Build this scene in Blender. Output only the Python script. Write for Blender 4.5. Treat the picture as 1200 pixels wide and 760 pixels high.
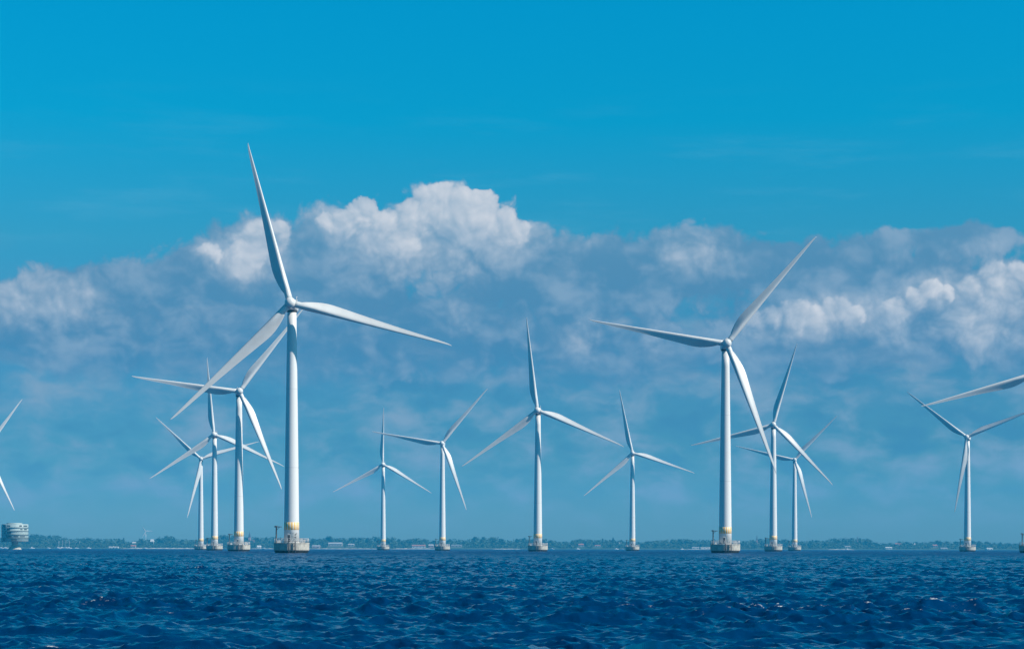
import bpy, bmesh, math, random
import numpy as np
from mathutils import Vector, Matrix

for o in list(bpy.data.objects):
    bpy.data.objects.remove(o)
SC = bpy.context.scene
COL = SC.collection
R = math.radians

# ------------------------------------------------------------------ camera
F = 2250.0            # focal length in photo pixels (photo is 1200 px wide)
EYE = 1.5             # eye height above the sea, a small boat
HZ = 642.2            # true horizon row at the middle of the photo
ROLL = 0.0015
cam_d = bpy.data.cameras.new('camera')
cam = bpy.data.objects.new('camera', cam_d)
COL.objects.link(cam)
cam_d.sensor_width = 36.0
cam_d.lens = 36.0 * F / 1200.0
cam_d.shift_y = (HZ - 380.0) / 1200.0
cam_d.clip_start = 0.5
cam_d.clip_end = 30000
cam.location = (0, 0, EYE)
cam.rotation_euler = (Matrix.Rotation(R(90), 3, 'X') @ Matrix.Rotation(ROLL, 3, 'Z')).to_euler()
SC.camera = cam

# ------------------------------------------------------------------ world, sun, exposure
SUN_AZ = 71.0         # from straight behind the camera, towards the right
SUN_EL = 39.0
SKY_STRENGTH = 0.1
SUN_STRENGTH = 4.8
sv = Vector((math.sin(R(SUN_AZ)) * math.cos(R(SUN_EL)), -math.cos(R(SUN_AZ)) * math.cos(R(SUN_EL)), math.sin(R(SUN_EL))))
sun_d = bpy.data.lights.new('sun', 'SUN')
sun = bpy.data.objects.new('sun', sun_d)
COL.objects.link(sun)
sun.rotation_euler = sv.to_track_quat('Z', 'Y').to_euler()
sun_d.energy = SUN_STRENGTH
sun_d.angle = R(0.53)
sun_d.color = (1.0, 0.93, 0.83)
SC.view_settings.view_transform = 'Standard'
SC.view_settings.look = 'None'
SC.view_settings.gamma = 1.0
SC.view_settings.exposure = 0.25
SC.view_settings.use_curve_mapping = False
SC.cycles.max_bounces = 8
SC.cycles.diffuse_bounces = 3
SC.cycles.glossy_bounces = 3
SC.cycles.volume_bounces = 1
SC.cycles.use_denoising = True
SC.cycles.use_adaptive_sampling = True
SC.cycles.adaptive_threshold = 0.01


def s2l(c):
    c = c / 255.0
    return c / 12.92 if c <= 0.04045 else ((c + 0.055) / 1.055) ** 2.4


def rgb(r, g, b):
    return (s2l(r), s2l(g), s2l(b), 1.0)


class NT:
    """small expression builder over a node tree"""

    def __init__(self, tree):
        self.t = tree

    def n(self, typ, **kw):
        nd = self.t.nodes.new(typ)
        for k, v in kw.items():
            setattr(nd, k, v)
        return nd

    def link(self, a, b):
        self.t.links.new(a, b)

    def put(self, sock, v):
        if hasattr(v, 'is_linked') or isinstance(v, bpy.types.NodeSocket):
            self.t.links.new(v, sock)
        else:
            sock.default_value = v

    def m(self, op, a, b=None, c=None, clamp=False):
        nd = self.n('ShaderNodeMath', operation=op)
        nd.use_clamp = clamp
        self.put(nd.inputs[0], a)
        if b is not None:
            self.put(nd.inputs[1], b)
        if c is not None:
            self.put(nd.inputs[2], c)
        return nd.outputs[0]

    def v(self, op, a, b=None, c=None, out=0):
        nd = self.n('ShaderNodeVectorMath', operation=op)
        self.put(nd.inputs[0], a)
        if b is not None:
            self.put(nd.inputs[1], b)
        if c is not None:
            self.put(nd.inputs[2], c)
        return nd.outputs[out]

    def comb(self, x, y, z=0.0):
        nd = self.n('ShaderNodeCombineXYZ')
        for i, q in enumerate((x, y, z)):
            self.put(nd.inputs[i], q)
        return nd.outputs[0]

    def sep(self, a):
        nd = self.n('ShaderNodeSeparateXYZ')
        self.link(a, nd.inputs[0])
        return nd.outputs

    def noise(self, vec, scale, detail=4.0, rough=0.5, out=0, dims='3D'):
        nd = self.n('ShaderNodeTexNoise', noise_dimensions=dims)
        self.link(vec, nd.inputs['Vector'])
        nd.inputs['Scale'].default_value = scale
        nd.inputs['Detail'].default_value = detail
        nd.inputs['Roughness'].default_value = rough
        return nd.outputs[out]

    def smooth(self, x, a, b, lo=0.0, hi=1.0):
        nd = self.n('ShaderNodeMapRange', interpolation_type='SMOOTHSTEP')
        self.put(nd.inputs[0], x)
        nd.inputs[1].default_value = a
        nd.inputs[2].default_value = b
        nd.inputs[3].default_value = lo
        nd.inputs[4].default_value = hi
        return nd.outputs[0]

    def mix(self, fac, a, b, blend='MIX'):
        nd = self.n('ShaderNodeMix', data_type='RGBA', blend_type=blend)
        self.put(nd.inputs[0], fac)
        self.put(nd.inputs[6], a)
        self.put(nd.inputs[7], b)
        return nd.outputs[2]

    def ramp(self, fac, stops, interp='LINEAR'):
        nd = self.n('ShaderNodeValToRGB')
        cr = nd.color_ramp
        cr.interpolation = interp
        while len(cr.elements) < len(stops):
            cr.elements.new(0.5)
        for e, (p, c) in zip(cr.elements, stops):
            e.position = p
            e.color = c
        self.put(nd.inputs[0], fac)
        return nd.outputs[0]


def build_world():
    w = bpy.data.worlds.new('World')
    SC.world = w
    w.use_nodes = True
    t = w.node_tree
    t.nodes.clear()
    g = NT(t)
    out = g.n('ShaderNodeOutputWorld')
    bg = g.n('ShaderNodeBackground')
    g.link(bg.outputs[0], out.inputs[0])
    bg.inputs[1].default_value = SKY_STRENGTH * 0.84
    sky = g.n('ShaderNodeTexSky', sky_type='NISHITA')
    sky.sun_disc = False
    sky.sun_elevation = R(SUN_EL)
    sky.sun_rotation = math.atan2(sv.x, sv.y)
    sky.altitude = 0
    sky.air_density = 1.0
    sky.dust_density = 0.6
    sky.ozone_density = 1.6
    d = g.n('ShaderNodeTexCoord').outputs['Generated']
    x, y, z = g.sep(d)
    hyp = g.m('SQRT', g.m('ADD', g.m('MULTIPLY', x, x), g.m('MULTIPLY', y, y)))
    az = g.m('MULTIPLY', g.m('ARCTAN2', x, y), 180 / math.pi)      # degrees, 0 = ahead
    el = g.m('MULTIPLY', g.m('ARCTAN2', z, hyp), 180 / math.pi)    # degrees above the horizon
    elc = g.m('MAXIMUM', el, 0.0)
    # clear air: the sky model, filtered to the deep cyan of the photograph's polarised sky
    tint = g.ramp(g.m('DIVIDE', elc, 45.0), [
        (0.0, TINT[0]), (3.0 / 45, TINT[1]), (6.0 / 45, TINT[2]), (9.0 / 45, TINT[3]),
        (12.5 / 45, TINT[4]), (16.3 / 45, TINT[5]), (1.0, TINT[6])])
    base = g.mix(1.0, sky.outputs[0], tint, 'MULTIPLY')
    K = 1.0 / SKY_STRENGTH

    def c(r_, g_, b_):
        q = rgb(r_, g_, b_)
        return (q[0] * K, q[1] * K, q[2] * K, 1.0)
    # ---- clouds, laid out by compass bearing and height above the horizon
    deg = 180 / math.pi

    def P(px, py):
        return (math.atan((px - 600) / F) * deg, math.atan((642 - py) / F) * deg)
    pos = g.comb(az, el, 0.0)
    w1 = g.noise(pos, 0.8, 1.5, 0.5, out=1)
    w2 = g.noise(pos, 3.6, 3.0, 0.55, out=1)
    half = (0.5, 0.5, 0.5)
    p1 = g.v('MULTIPLY_ADD', g.v('SUBTRACT', w1, half), (0.8, 0.6, 0), pos)
    sx = sy = deg / F

    def blobs(lst, p, pw=1.0):
        acc = None
        for (bx, by, rx, ry, amp) in lst:
            cx, cy = P(bx, by)
            q = g.v('SUBTRACT', p, (cx, cy, 0))
            q = g.v('MULTIPLY', q, (1 / (rx * sx), 1 / (ry * sy), 0))
            dd = g.v('DOT_PRODUCT', q, q, out=1)
            val = g.m('MULTIPLY', g.m('EXPONENT', g.m('MULTIPLY', dd, -1.0)), amp)
            acc = val if acc is None else g.m('ADD', acc, val)
        return acc
    p3 = g.v('MULTIPLY_ADD', g.v('SUBTRACT', w2, half), (0.05, 0.045, 0), p1)

    def puffs(p, scale, det):
        """rounded billows parted by creases, about -0.5 .. 0.5"""
        acc = None
        amp = 1.0
        for k in range(det):
            nd = g.n('ShaderNodeTexVoronoi', feature='F1', voronoi_dimensions='2D')
            g.link(p, nd.inputs['Vector'])
            nd.inputs['Scale'].default_value = scale
            t_ = g.m('MULTIPLY', g.m('SUBTRACT', 0.45, nd.outputs['Distance']), amp)
            acc = t_ if acc is None else g.m('ADD', acc, t_)
            scale *= 2.1
            amp *= 0.55
        return acc
    body = blobs(CLOUD_BODY, p3)
    white = blobs([(a, b, c_ * 1.28, d_ * 1.28, e) for a, b, c_, d_, e in CLOUD_WHITE], p3)
    fine = g.noise(g.v('MULTIPLY', p3, (1, 1.2, 1)), 1.6, 6.0, 0.55)
    pf = puffs(p3, 0.80, 4)
    # relief: the same billows a little nearer the sun, so lumps get a bright and a dull side
    pf2 = puffs(g.v('ADD', p3, (0.12, 0.17, 0)), 0.80, 3)
    relief = g.m('SUBTRACT', pf, pf2)
    soft = g.m('SUBTRACT', g.noise(g.v('MULTIPLY', p1, (0.8, 1.2, 1)), 0.62, 3.0, 0.5), 0.5)
    f0 = g.m('SUBTRACT', fine, 0.5)

    def domes(p):
        acc = None
        for (bx, by, r_) in CLOUD_HEADS:
            cx, cy = P(bx, by)
            q = g.v('MULTIPLY', g.v('SUBTRACT', p, (cx, cy, 0)), (1 / (r_ * 1.12 * sx), 1 / (r_ * sy), 0))
            v_ = g.m('SUBTRACT', 1.0, g.v('DOT_PRODUCT', q, q, out=1))
            acc = v_ if acc is None else g.m('MAXIMUM', acc, v_)
        return g.m('MAXIMUM', acc, -0.6)
    ph = g.v('MULTIPLY_ADD', g.v('SUBTRACT', w2, half), (0.30, 0.26, 0), pos)
    hd0 = domes(ph)
    hd1 = domes(g.v('ADD', ph, (0.13, 0.17, 0)))
    hrel = g.m('SUBTRACT', hd0, hd1)
    hd = g.m('ADD', hd0, g.m('ADD', g.m('MULTIPLY', pf, 0.45), g.m('MULTIPLY', f0, 0.8)))
    head = g.m('MULTIPLY', g.smooth(hd, -0.08, 0.50), g.smooth(g.m('ADD', hrel, g.m('MULTIPLY', f0, 0.8)), -0.62, 0.42))
    streak = g.noise(g.v('MULTIPLY', p1, (0.5, 1.0, 1)), 0.95, 4.0, 0.5)
    # general broken cloud low in every direction, outside the named heads too
    gen = g.m('MULTIPLY', g.smooth(g.noise(g.v('MULTIPLY', p1, (0.45, 0.8, 1)), 0.42, 5.0, 0.55), 0.47, 0.66),
              g.m('MULTIPLY', g.smooth(el, 11.5, 8.0), g.smooth(g.m('ABSOLUTE', az), 14.0, 18.0)))
    edge = g.m('ADD', g.m('MULTIPLY', f0, 0.35), g.m('MULTIPLY', pf, 0.35))
    bodyn = g.m('ADD', g.m('ADD', body, edge), g.m('MULTIPLY', head, 0.35))
    cov = g.m('MAXIMUM', g.m('MULTIPLY', g.m('MULTIPLY', g.smooth(bodyn, 0.36, 0.62), g.smooth(body, 0.05, 0.2)), g.smooth(g.m('ADD', el, g.m('MULTIPLY', soft, 3.0)), 3.6, 6.4)), gen)
    # soft patches and streaks of cloud below the bank, fading into the haze of the horizon
    veil = g.m('MULTIPLY', g.smooth(g.m('ADD', streak, g.m('MULTIPLY', pf, 0.06)), 0.42, 0.74), g.m('MULTIPLY', g.smooth(el, 0.3, 1.8), g.smooth(el, 8.5, 5.5)))
    # thin high wisps
    wisp = g.m('MULTIPLY', g.smooth(g.noise(g.v('MULTIPLY', pos, (0.16, 1.1, 1)), 0.9, 5.0, 0.6), 0.48, 0.75),
               g.m('MULTIPLY', g.smooth(el, 8.0, 9.5), g.smooth(el, 14.0, 10.5)))
    shadow = g.ramp(g.m('DIVIDE', elc, 12.0), [
        (0.0, c(96, 156, 184)), (0.2, c(80, 143, 178)), (0.45, c(74, 132, 172)), (0.7, c(88, 138, 174)), (1.0, c(112, 160, 190))])
    lit = c(214, 218, 225)
    col = g.mix(g.m('MULTIPLY', wisp, 0.14), base, c(120, 185, 215))
    col = g.mix(g.m('MULTIPLY', veil, 0.95), col, c(136, 165, 189))
    dull = g.m('MULTIPLY', g.smooth(g.m('SUBTRACT', streak, g.m('MULTIPLY', soft, 0.5)), 0.50, 0.30), g.m('MULTIPLY', g.smooth(el, 0.8, 2.6), g.smooth(el, 9.0, 6.0)))
    col = g.mix(g.m('MULTIPLY', dull, 0.5), col, c(66, 128, 168))
    col = g.mix(g.m('MULTIPLY', cov, 0.88), col, shadow)
    wsoft = g.m('ADD', g.m('ADD', g.m('MULTIPLY', white, 0.78), g.m('MULTIPLY', head, 0.36)), g.m('MULTIPLY', gen, 0.45))
    # mottled half-light over the whole bank, then the sunlit heads
    mott = g.m('MULTIPLY', g.m('MULTIPLY', g.smooth(g.m('ADD', soft, g.m('ADD', g.m('MULTIPLY', f0, 0.35), g.m('MULTIPLY', relief, 0.10))), -0.10, 0.24), cov), 0.62)
    col = g.mix(mott, col, c(150, 176, 200))
    wn = g.m('ADD', wsoft, g.m('ADD', g.m('MULTIPLY', f0, 0.35), g.m('MULTIPLY', pf, 0.30)))
    shade = g.m('ADD', g.m('ADD', 0.68, g.m('MULTIPLY', g.m('MULTIPLY', hrel, head), 0.22)), g.m('MULTIPLY', relief, 0.45), clamp=True)
    litf = g.m('MULTIPLY', g.m('MULTIPLY', g.smooth(wn, 0.02, 1.15), g.smooth(wsoft, 0.04, 0.34)), shade)
    litf = g.m('MULTIPLY', litf, g.smooth(bodyn, 0.38, 0.62))
    litf = g.m('MAXIMUM', litf, g.m('MULTIPLY', gen, g.smooth(wn, 0.2, 1.0)))
    col = g.mix(litf, col, lit)
    # below the horizon: dark sea
    col = g.mix(g.smooth(el, -0.6, -0.05), c(8, 70, 120), col)
    g.link(col, bg.inputs[0])


TINT = [(0.38, 0.72, 1.06, 1), (0.18, 0.52, 0.82, 1), (0.17, 0.52, 0.80, 1), (0.13, 0.78, 0.96, 1), (0.01, 1.0, 1.22, 1), (0.0, 1.10, 1.38, 1), (0.0, 0.36, 0.58, 1)]
CLOUD_BODY = [
    (20, 375, 75, 52, 0.9), (110, 378, 60, 44, 0.9), (180, 362, 70, 46, 0.9), (255, 328, 60, 45, 0.9),
    (300, 300, 50, 46, 0.75), (395, 285, 48, 44, 0.9), (450, 290, 55, 48, 0.7), (512, 262, 44, 44, 0.95), (562, 270, 44, 42, 0.85),
    (612, 308, 50, 40, 0.8), (690, 312, 65, 38, 0.9), (760, 325, 70, 42, 0.7), (815, 303, 55, 36, 0.8),
    (350, 370, 120, 55, 0.65), (560, 380, 160, 50, 0.6), (240, 400, 160, 35, 0.5),
    (930, 380, 66, 28, 0.95), (988, 374, 30, 26, 0.7),
    (1068, 378, 50, 36, 0.9), (1092, 345, 26, 20, 0.5), (1165, 368, 55, 48, 1.0), (1210, 400, 50, 60, 0.8), (1150, 288, 60, 16, 0.7),
    (675, 396, 32, 30, 0.7), (768, 405, 28, 32, 0.6), (900, 318, 120, 40, 0.62), (1040, 330, 110, 40, 0.6), (960, 420, 180, 40, 0.6), (300, 430, 260, 36, 0.5), (700, 440, 200, 36, 0.45), (1060, 285, 90, 14, 0.4),
]
CLOUD_WHITE = [
    (302, 296, 32, 34, 0.80), (285, 320, 26, 18, 0.4), (243, 298, 22, 12, 0.6), (40, 352, 44, 28, 0.5), (5, 345, 34, 24, 0.35), (112, 343, 16, 16, 0.42), (200, 372, 60, 18, 0.25),
    (100, 375, 20, 30, 0.22), (382, 262, 18, 20, 0.5), (425, 250, 28, 16, 0.85), (458, 276, 36, 26, 0.62), (460, 320, 40, 22, 0.28),
    (512, 234, 34, 20, 1.0), (560, 242, 38, 22, 0.95), (596, 270, 26, 18, 0.65), (540, 285, 40, 22, 0.3), (655, 280, 40, 16, 0.32),
    (812, 300, 44, 30, 0.5), (700, 285, 26, 12, 0.25), (682, 395, 22, 26, 0.5), (770, 408, 16, 22, 0.42), (730, 375, 22, 14, 0.3),
    (538, 376, 18, 20, 0.36), (910, 386, 44, 20, 0.48), (945, 372, 30, 18, 0.38), (988, 372, 26, 20, 0.6), (1090, 344, 28, 14, 0.55), (1050, 370, 30, 26, 0.5),
    (1165, 342, 52, 28, 0.5), (1142, 396, 26, 34, 0.6), (1195, 385, 40, 36, 0.4), (1070, 400, 30, 18, 0.3), (1150, 290, 40, 14, 0.25), (400, 430, 40, 10, 0.25), (830, 365, 26, 14, 0.3),
    (620, 405, 22, 8, 0.35), (480, 305, 70, 30, 0.3), (590, 310, 60, 26, 0.22), (50, 380, 50, 22, 0.22), (75, 460, 14, 8, 0.2),
]
CLOUD_HEADS = [(512, 240, 27), (486, 253, 22), (540, 238, 19), (563, 245, 25), (586, 259, 19), (604, 274, 17), (425, 251, 21), (404, 263, 18),
               (450, 264, 20), (381, 265, 14), (470, 285, 22), (310, 284, 25), (290, 300, 25), (246, 301, 14), (326, 276, 15),
               (885, 382, 18), (906, 374, 18), (931, 373, 23), (956, 379, 18), (981, 367, 18), (998, 374, 14), (1090, 346, 14), (1074, 355, 14),
               (1050, 368, 17), (1110, 351, 10), (1140, 346, 18), (1165, 336, 22), (1192, 338, 22)]
build_world()


# ------------------------------------------------------------------ helpers
def yh(px):
    return HZ + ROLL * (px - 600)


def ray_x(px, D):
    return (px - 600) / F * D


def z_at(px, py, D):
    return EYE + (yh(px) - py) / F * D


def tag(o, label=None, cat=None, group=None, kind=None):
    if label: o['label'] = label
    if cat: o['category'] = cat
    if group: o['group'] = group
    if kind: o['kind'] = kind
    return o


def empty(name, loc, rz=0.0):
    o = bpy.data.objects.new(name, None)
    COL.objects.link(o)
    o.location = loc
    o.rotation_euler = (0, 0, rz)
    o.empty_display_size = 0.5
    return o


class MB:
    """collects shapes and links them as ONE mesh object"""

    def __init__(self):
        self.v, self.f, self.m, self.s = [], [], [], []

    def add(self, vs, fs, mat=0, smooth=False):
        o = len(self.v)
        self.v += [tuple(q) for q in vs]
        for f in fs:
            self.f.append([i + o for i in f])
            self.m.append(mat)
            self.s.append(smooth)

    def box(self, c, s, mat=0, rz=0.0, top=1.0):
        cx, cy, cz = c
        hx, hy, hz = s[0] / 2, s[1] / 2, s[2] / 2
        ca, sa = math.cos(rz), math.sin(rz)
        vs = []
        for k, tz in ((-1, 1.0), (1, top)):
            for i, j in ((-1, -1), (1, -1), (1, 1), (-1, 1)):
                px, py = i * hx * tz, j * hy * tz
                vs.append((cx + px * ca - py * sa, cy + px * sa + py * ca, cz + k * hz))
        self.add(vs, [(3, 2, 1, 0), (4, 5, 6, 7), (0, 1, 5, 4), (1, 2, 6, 5), (2, 3, 7, 6), (3, 0, 4, 7)], mat)

    def lathe(self, prof, n=32, axis='Z', c=(0, 0, 0), mat=0, smooth=True, close=True):
        vs, fs = [], []
        for (r, h) in prof:
            for k in range(n):
                a = 2 * math.pi * k / n
                if axis == 'Z':
                    vs.append((c[0] + r * math.cos(a), c[1] + r * math.sin(a), c[2] + h))
                else:      # along -Y
                    vs.append((c[0] + r * math.cos(a), c[1] - h, c[2] + r * math.sin(a)))
        for i in range(len(prof) - 1):
            for k in range(n):
                k2 = (k + 1) % n
                fs.append((i * n + k, i * n + k2, (i + 1) * n + k2, (i + 1) * n + k))
        self.add(vs, fs, mat, smooth)
        if close:
            o = len(self.v) - len(vs)
            self.f.append([o + k for k in range(n)][::-1]); self.m.append(mat); self.s.append(False)
            self.f.append([o + (len(prof) - 1) * n + k for k in range(n)]); self.m.append(mat); self.s.append(False)

    def tube(self, a, b, r1, r2=None, n=10, mat=0):
        r2 = r1 if r2 is None else r2
        a, b = Vector(a), Vector(b)
        d = (b - a).normalized()
        u = d.orthogonal().normalized()
        w = d.cross(u)
        vs = []
        for p, r in ((a, r1), (b, r2)):
            for k in range(n):
                t = 2 * math.pi * k / n
                vs.append(p + u * (r * math.cos(t)) + w * (r * math.sin(t)))
        fs = [(k, (k + 1) % n, n + (k + 1) % n, n + k) for k in range(n)]
        self.add(vs, fs, mat, True)
        o = len(self.v) - 2 * n
        self.f.append([o + k for k in range(n)][::-1]); self.m.append(mat); self.s.append(False)
        self.f.append([o + n + k for k in range(n)]); self.m.append(mat); self.s.append(False)

    def mesh(self, name, mats):
        me = bpy.data.meshes.new(name)
        me.from_pydata(self.v, [], self.f)
        for mt in mats if isinstance(mats, (list, tuple)) else [mats]:
            me.materials.append(mt)
        me.polygons.foreach_set('material_index', self.m)
        me.polygons.foreach_set('use_smooth', self.s)
        bm = bmesh.new()
        bm.from_mesh(me)
        bmesh.ops.recalc_face_normals(bm, faces=bm.faces)
        bm.to_mesh(me)
        bm.free()
        me.update()
        return me

    def build(self, name, mats, parent=None):
        o = bpy.data.objects.new(name, self.mesh(name, mats))
        COL.objects.link(o)
        o.parent = parent
        return o


def copy_tree(o, parent=None):
    c = o.copy()
    COL.objects.link(c)
    c.parent = parent
    for ch in list(o.children):
        copy_tree(ch, c)
    return c


def material(name, color, rough=0.5, var=0.0, vscale=1.0, spec=0.5, metallic=0.0, bump=0.0, second=None):
    m = bpy.data.materials.new(name)
    m.use_nodes = True
    g = NT(m.node_tree)
    b = m.node_tree.nodes['Principled BSDF']
    b.inputs['Roughness'].default_value = rough
    b.inputs['Specular IOR Level'].default_value = spec
    b.inputs['Metallic'].default_value = metallic
    co = g.n('ShaderNodeTexCoord').outputs['Object']
    nz = g.noise(co, vscale, 5.0, 0.6)
    cb = second or tuple(q * (1 - var) for q in color)
    g.put(b.inputs['Base Color'], g.mix(g.smooth(nz, 0.35, 0.7), (*color, 1), (*cb, 1)))
    if bump:
        bp = g.n('ShaderNodeBump')
        bp.inputs['Strength'].default_value = bump
        g.link(nz, bp.inputs['Height'])
        g.link(bp.outputs[0], b.inputs['Normal'])
    return m


# ------------------------------------------------------------------ sea: a wave spectrum on one sheet
def wave_tile(N, L, kp, kmin, kmax, rms, seed, wdir, slope, spread):
    rs = np.random.RandomState(seed)
    k1 = np.fft.fftfreq(N, d=L / N) * 2 * np.pi
    kx, ky = np.meshgrid(k1, k1, indexing='ij')
    k = np.sqrt(kx ** 2 + ky ** 2)
    k[0, 0] = 1
    ca = (kx * math.cos(wdir) + ky * math.sin(wdir)) / k
    S = k ** (-slope) * np.exp(-1.25 * (kp / k) ** 2) * (spread + (1 - spread) * np.where(ca > 0, ca, 0.25 * -ca) ** 6)
    S *= 1 / (1 + np.exp(-(k - kmin) / (0.1 * kmin))) / (1 + np.exp((k - kmax) / (0.1 * kmax)))
    S[0, 0] = 0
    H = np.sqrt(S) * (rs.normal(size=(N, N)) + 1j * rs.normal(size=(N, N)))
    h = np.fft.ifft2(H).real
    sc = rms / h.std()
    dx = np.fft.ifft2(1j * kx / k * H).real * sc
    dy = np.fft.ifft2(1j * ky / k * H).real * sc
    jxx = np.fft.ifft2(-kx * kx / k * H).real * sc
    jyy = np.fft.ifft2(-ky * ky / k * H).real * sc
    jxy = np.fft.ifft2(-kx * ky / k * H).real * sc
    J = (1 + jxx) * (1 + jyy) - jxy ** 2
    return h * sc, dx, dy, J


def sample(tile, L, x, y):
    N = tile.shape[0]
    u = (x / L * N) % N
    v = (y / L * N) % N
    i = np.floor(u).astype(np.int64); j = np.floor(v).astype(np.int64)
    fu = u - i; fv = v - j
    i %= N; j %= N
    i2 = (i + 1) % N; j2 = (j + 1) % N
    return (tile[i, j] * (1 - fu) * (1 - fv) + tile[i2, j] * fu * (1 - fv) + tile[i, j2] * (1 - fu) * fv + tile[i2, j2] * fu * fv)


SEA_R = 3720.0


def build_sea():
    fine = np.arange(-0.30, 0.3001, 0.0011)
    coarse = np.linspace(0.30, 2 * math.pi - 0.30, 60)[1:-1]
    th = np.concatenate([fine, coarse])                       # bearing, 0 = +Y, clockwise
    r = [2.0]
    while r[-1] < SEA_R:
        r.append(r[-1] * (1.02 if r[-1] < 26 else 1.0028 if r[-1] < 900 else 1.004))
    r[-1] = SEA_R
    r = np.array(r)
    nr, nt = len(r), len(th)
    rr, tt = np.meshgrid(r, th, indexing='ij')
    x = rr * np.sin(tt); y = rr * np.cos(tt)
    wd = R(78)
    LA, LB, LC = 113.0, 37.0, 610.0
    hA, dxA, dyA, JA = wave_tile(1536, LA, 2 * math.pi / 3.5, 2 * math.pi / 18, 2 * math.pi / 0.35, 0.064, 3, wd, 3.2, 0.04)
    hB, dxB, dyB, JB = wave_tile(1024, LB, 2 * math.pi / 1.3, 2 * math.pi / 2.6, 2 * math.pi / 0.16, 0.022, 8, wd, 3.0, 0.08)
    hC, dxC, dyC, JC = wave_tile(256, LC, 2 * math.pi / 45, 2 * math.pi / 160, 2 * math.pi / 14, 0.04, 5, wd + 0.3, 3.5, 0.2)
    gust = 1 + 4.5 * sample(hC, LC, x * 0.9 + 40, y * 0.9)
    gust = np.clip(gust, 0.65, 1.4)
    c, s = math.cos(0.35), math.sin(0.35)
    xb, yb = c * x - s * y, s * x + c * y
    fB = np.clip(1.15 - rr / 420.0, 0, 1)
    fB = fB * np.where(np.abs(tt) < 0.305, 1, 0)
    fA = np.where((np.abs(tt) < 0.305), 1.0, np.clip(1.2 - rr / 60, 0, 1))
    z = fA * gust * sample(hA, LA, x, y) + fB * gust * sample(hB, LB, xb, yb) + sample(hC, LC, x, y)
    ch = 0.65
    ddx = fA * sample(dxA, LA, x, y); ddy = fA * sample(dyA, LA, x, y)
    bx = fB * sample(dxB, LB, xb, yb); by = fB * sample(dyB, LB, xb, yb)
    X = x + ch * (ddx + c * bx + s * by)
    Y = y + ch * (ddy - s * bx + c * by)
    J = fA * (sample(JA, LA, x, y) - 1) + 1
    foam = 0.38 * np.clip((0.62 - J) / 0.25, 0, 1) * np.clip((gust - 1.15) / 0.2, 0, 1)
    # a few breaking crests standing out of the chop
    for (px, py, ln, ht, fo) in BREAKERS:
        D = EYE * F / (py - yh(px))
        cx, cy = ray_x(px, D), D
        gx = (X - cx) / ln
        gy = (Y - cy - 0.12 * (X - cx) + 0.25 * np.sin((X - cx) * 2.1)) / 0.55
        ridge = np.exp(-gx ** 2 - gy ** 2)
        z = z + 0.6 * ht * ridge
        foam = np.maximum(foam, fo * np.exp(-(gx * 1.3) ** 2 - ((gy + 0.15) * 3.2) ** 2))
    V = np.stack([X, Y, z], axis=-1).reshape(-1, 3)
    i = np.arange(nr - 1)[:, None]; j = np.arange(nt)[None, :]
    j2 = (j + 1) % nt
    Q = np.stack([i * nt + j, i * nt + j2, (i + 1) * nt + j2, (i + 1) * nt + j], axis=-1)[:, :, ::-1].reshape(-1, 4)
    me = bpy.data.meshes.new('sea')
    me.vertices.add(V.shape[0])
    me.vertices.foreach_set('co', V.astype(np.float32).ravel())
    me.loops.add(Q.size)
    me.loops.foreach_set('vertex_index', Q.astype(np.int32).ravel())
    me.polygons.add(Q.shape[0])
    me.polygons.foreach_set('loop_start', np.arange(0, Q.size, 4, dtype=np.int32))
    me.polygons.foreach_set('use_smooth', np.ones(Q.shape[0], dtype=bool))
    me.update(calc_edges=True)
    at = me.attributes.new('foam', 'FLOAT', 'POINT')
    at.data.foreach_set('value', foam.astype(np.float32).ravel())
    o = bpy.data.objects.new('sea', me)
    COL.objects.link(o)
    tag(o, 'choppy dark blue sea with a few small whitecaps', 'sea', kind='structure')
    m = bpy.data.materials.new('sea_water')
    m.use_nodes = True
    g = NT(m.node_tree)
    b = m.node_tree.nodes['Principled BSDF']
    co = g.n('ShaderNodeTexCoord').outputs['Object']
    rip = g.noise(g.v('MULTIPLY', co, (1.0, 1.5, 1.0)), 5.5, 3.0, 0.6)
    rip2 = g.noise(g.v('MULTIPLY', co, (0.5, 1.0, 1.0)), 1.3, 3.0, 0.6)
    hgt = g.m('ADD', g.m('MULTIPLY', rip, 0.030), g.m('MULTIPLY', rip2, 0.10))
    # far off, the sheet is too coarse for single wavelets: they count as surface roughness there
    far = g.smooth(g.v('LENGTH', co, out=1), 60.0, 700.0)
    gustn = g.noise(co, 0.07, 5.0, 0.65)
    bp = g.n('ShaderNodeBump')
    bp.inputs['Strength'].default_value = 0.85
    bp.inputs['Distance'].default_value = 1.0
    g.link(hgt, bp.inputs['Height'])
    g.link(bp.outputs[0], b.inputs['Normal'])
    fa = g.n('ShaderNodeAttribute', attribute_name='foam').outputs['Fac']
    fn = g.noise(g.v('MULTIPLY', co, (0.7, 1.6, 3.0)), 5.0, 6.0, 0.75)
    ff = g.smooth(g.m('ADD', fa, g.m('MULTIPLY', g.m('SUBTRACT', fn, 0.5), 3.2)), 0.52, 0.85)
    ff = g.m('MULTIPLY', ff, g.smooth(fa, 0.02, 0.2))
    g.put(b.inputs['Base Color'], g.mix(ff, SEA_COL, (0.72, 0.76, 0.76, 1)))
    g.put(b.inputs['Roughness'], g.m('ADD', g.m('MAXIMUM', 0.06, g.m('ADD', 0.10, g.m('MULTIPLY', far, g.m('ADD', 0.38, g.m('MULTIPLY', g.m('SUBTRACT', gustn, 0.5), 1.5))))), g.m('MULTIPLY', ff, 0.4)))
    b.inputs['IOR'].default_value = 1.333
    me.materials.append(m)
    return o


SEA_COL = (0.0, 0.034, 0.112, 1)
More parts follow.
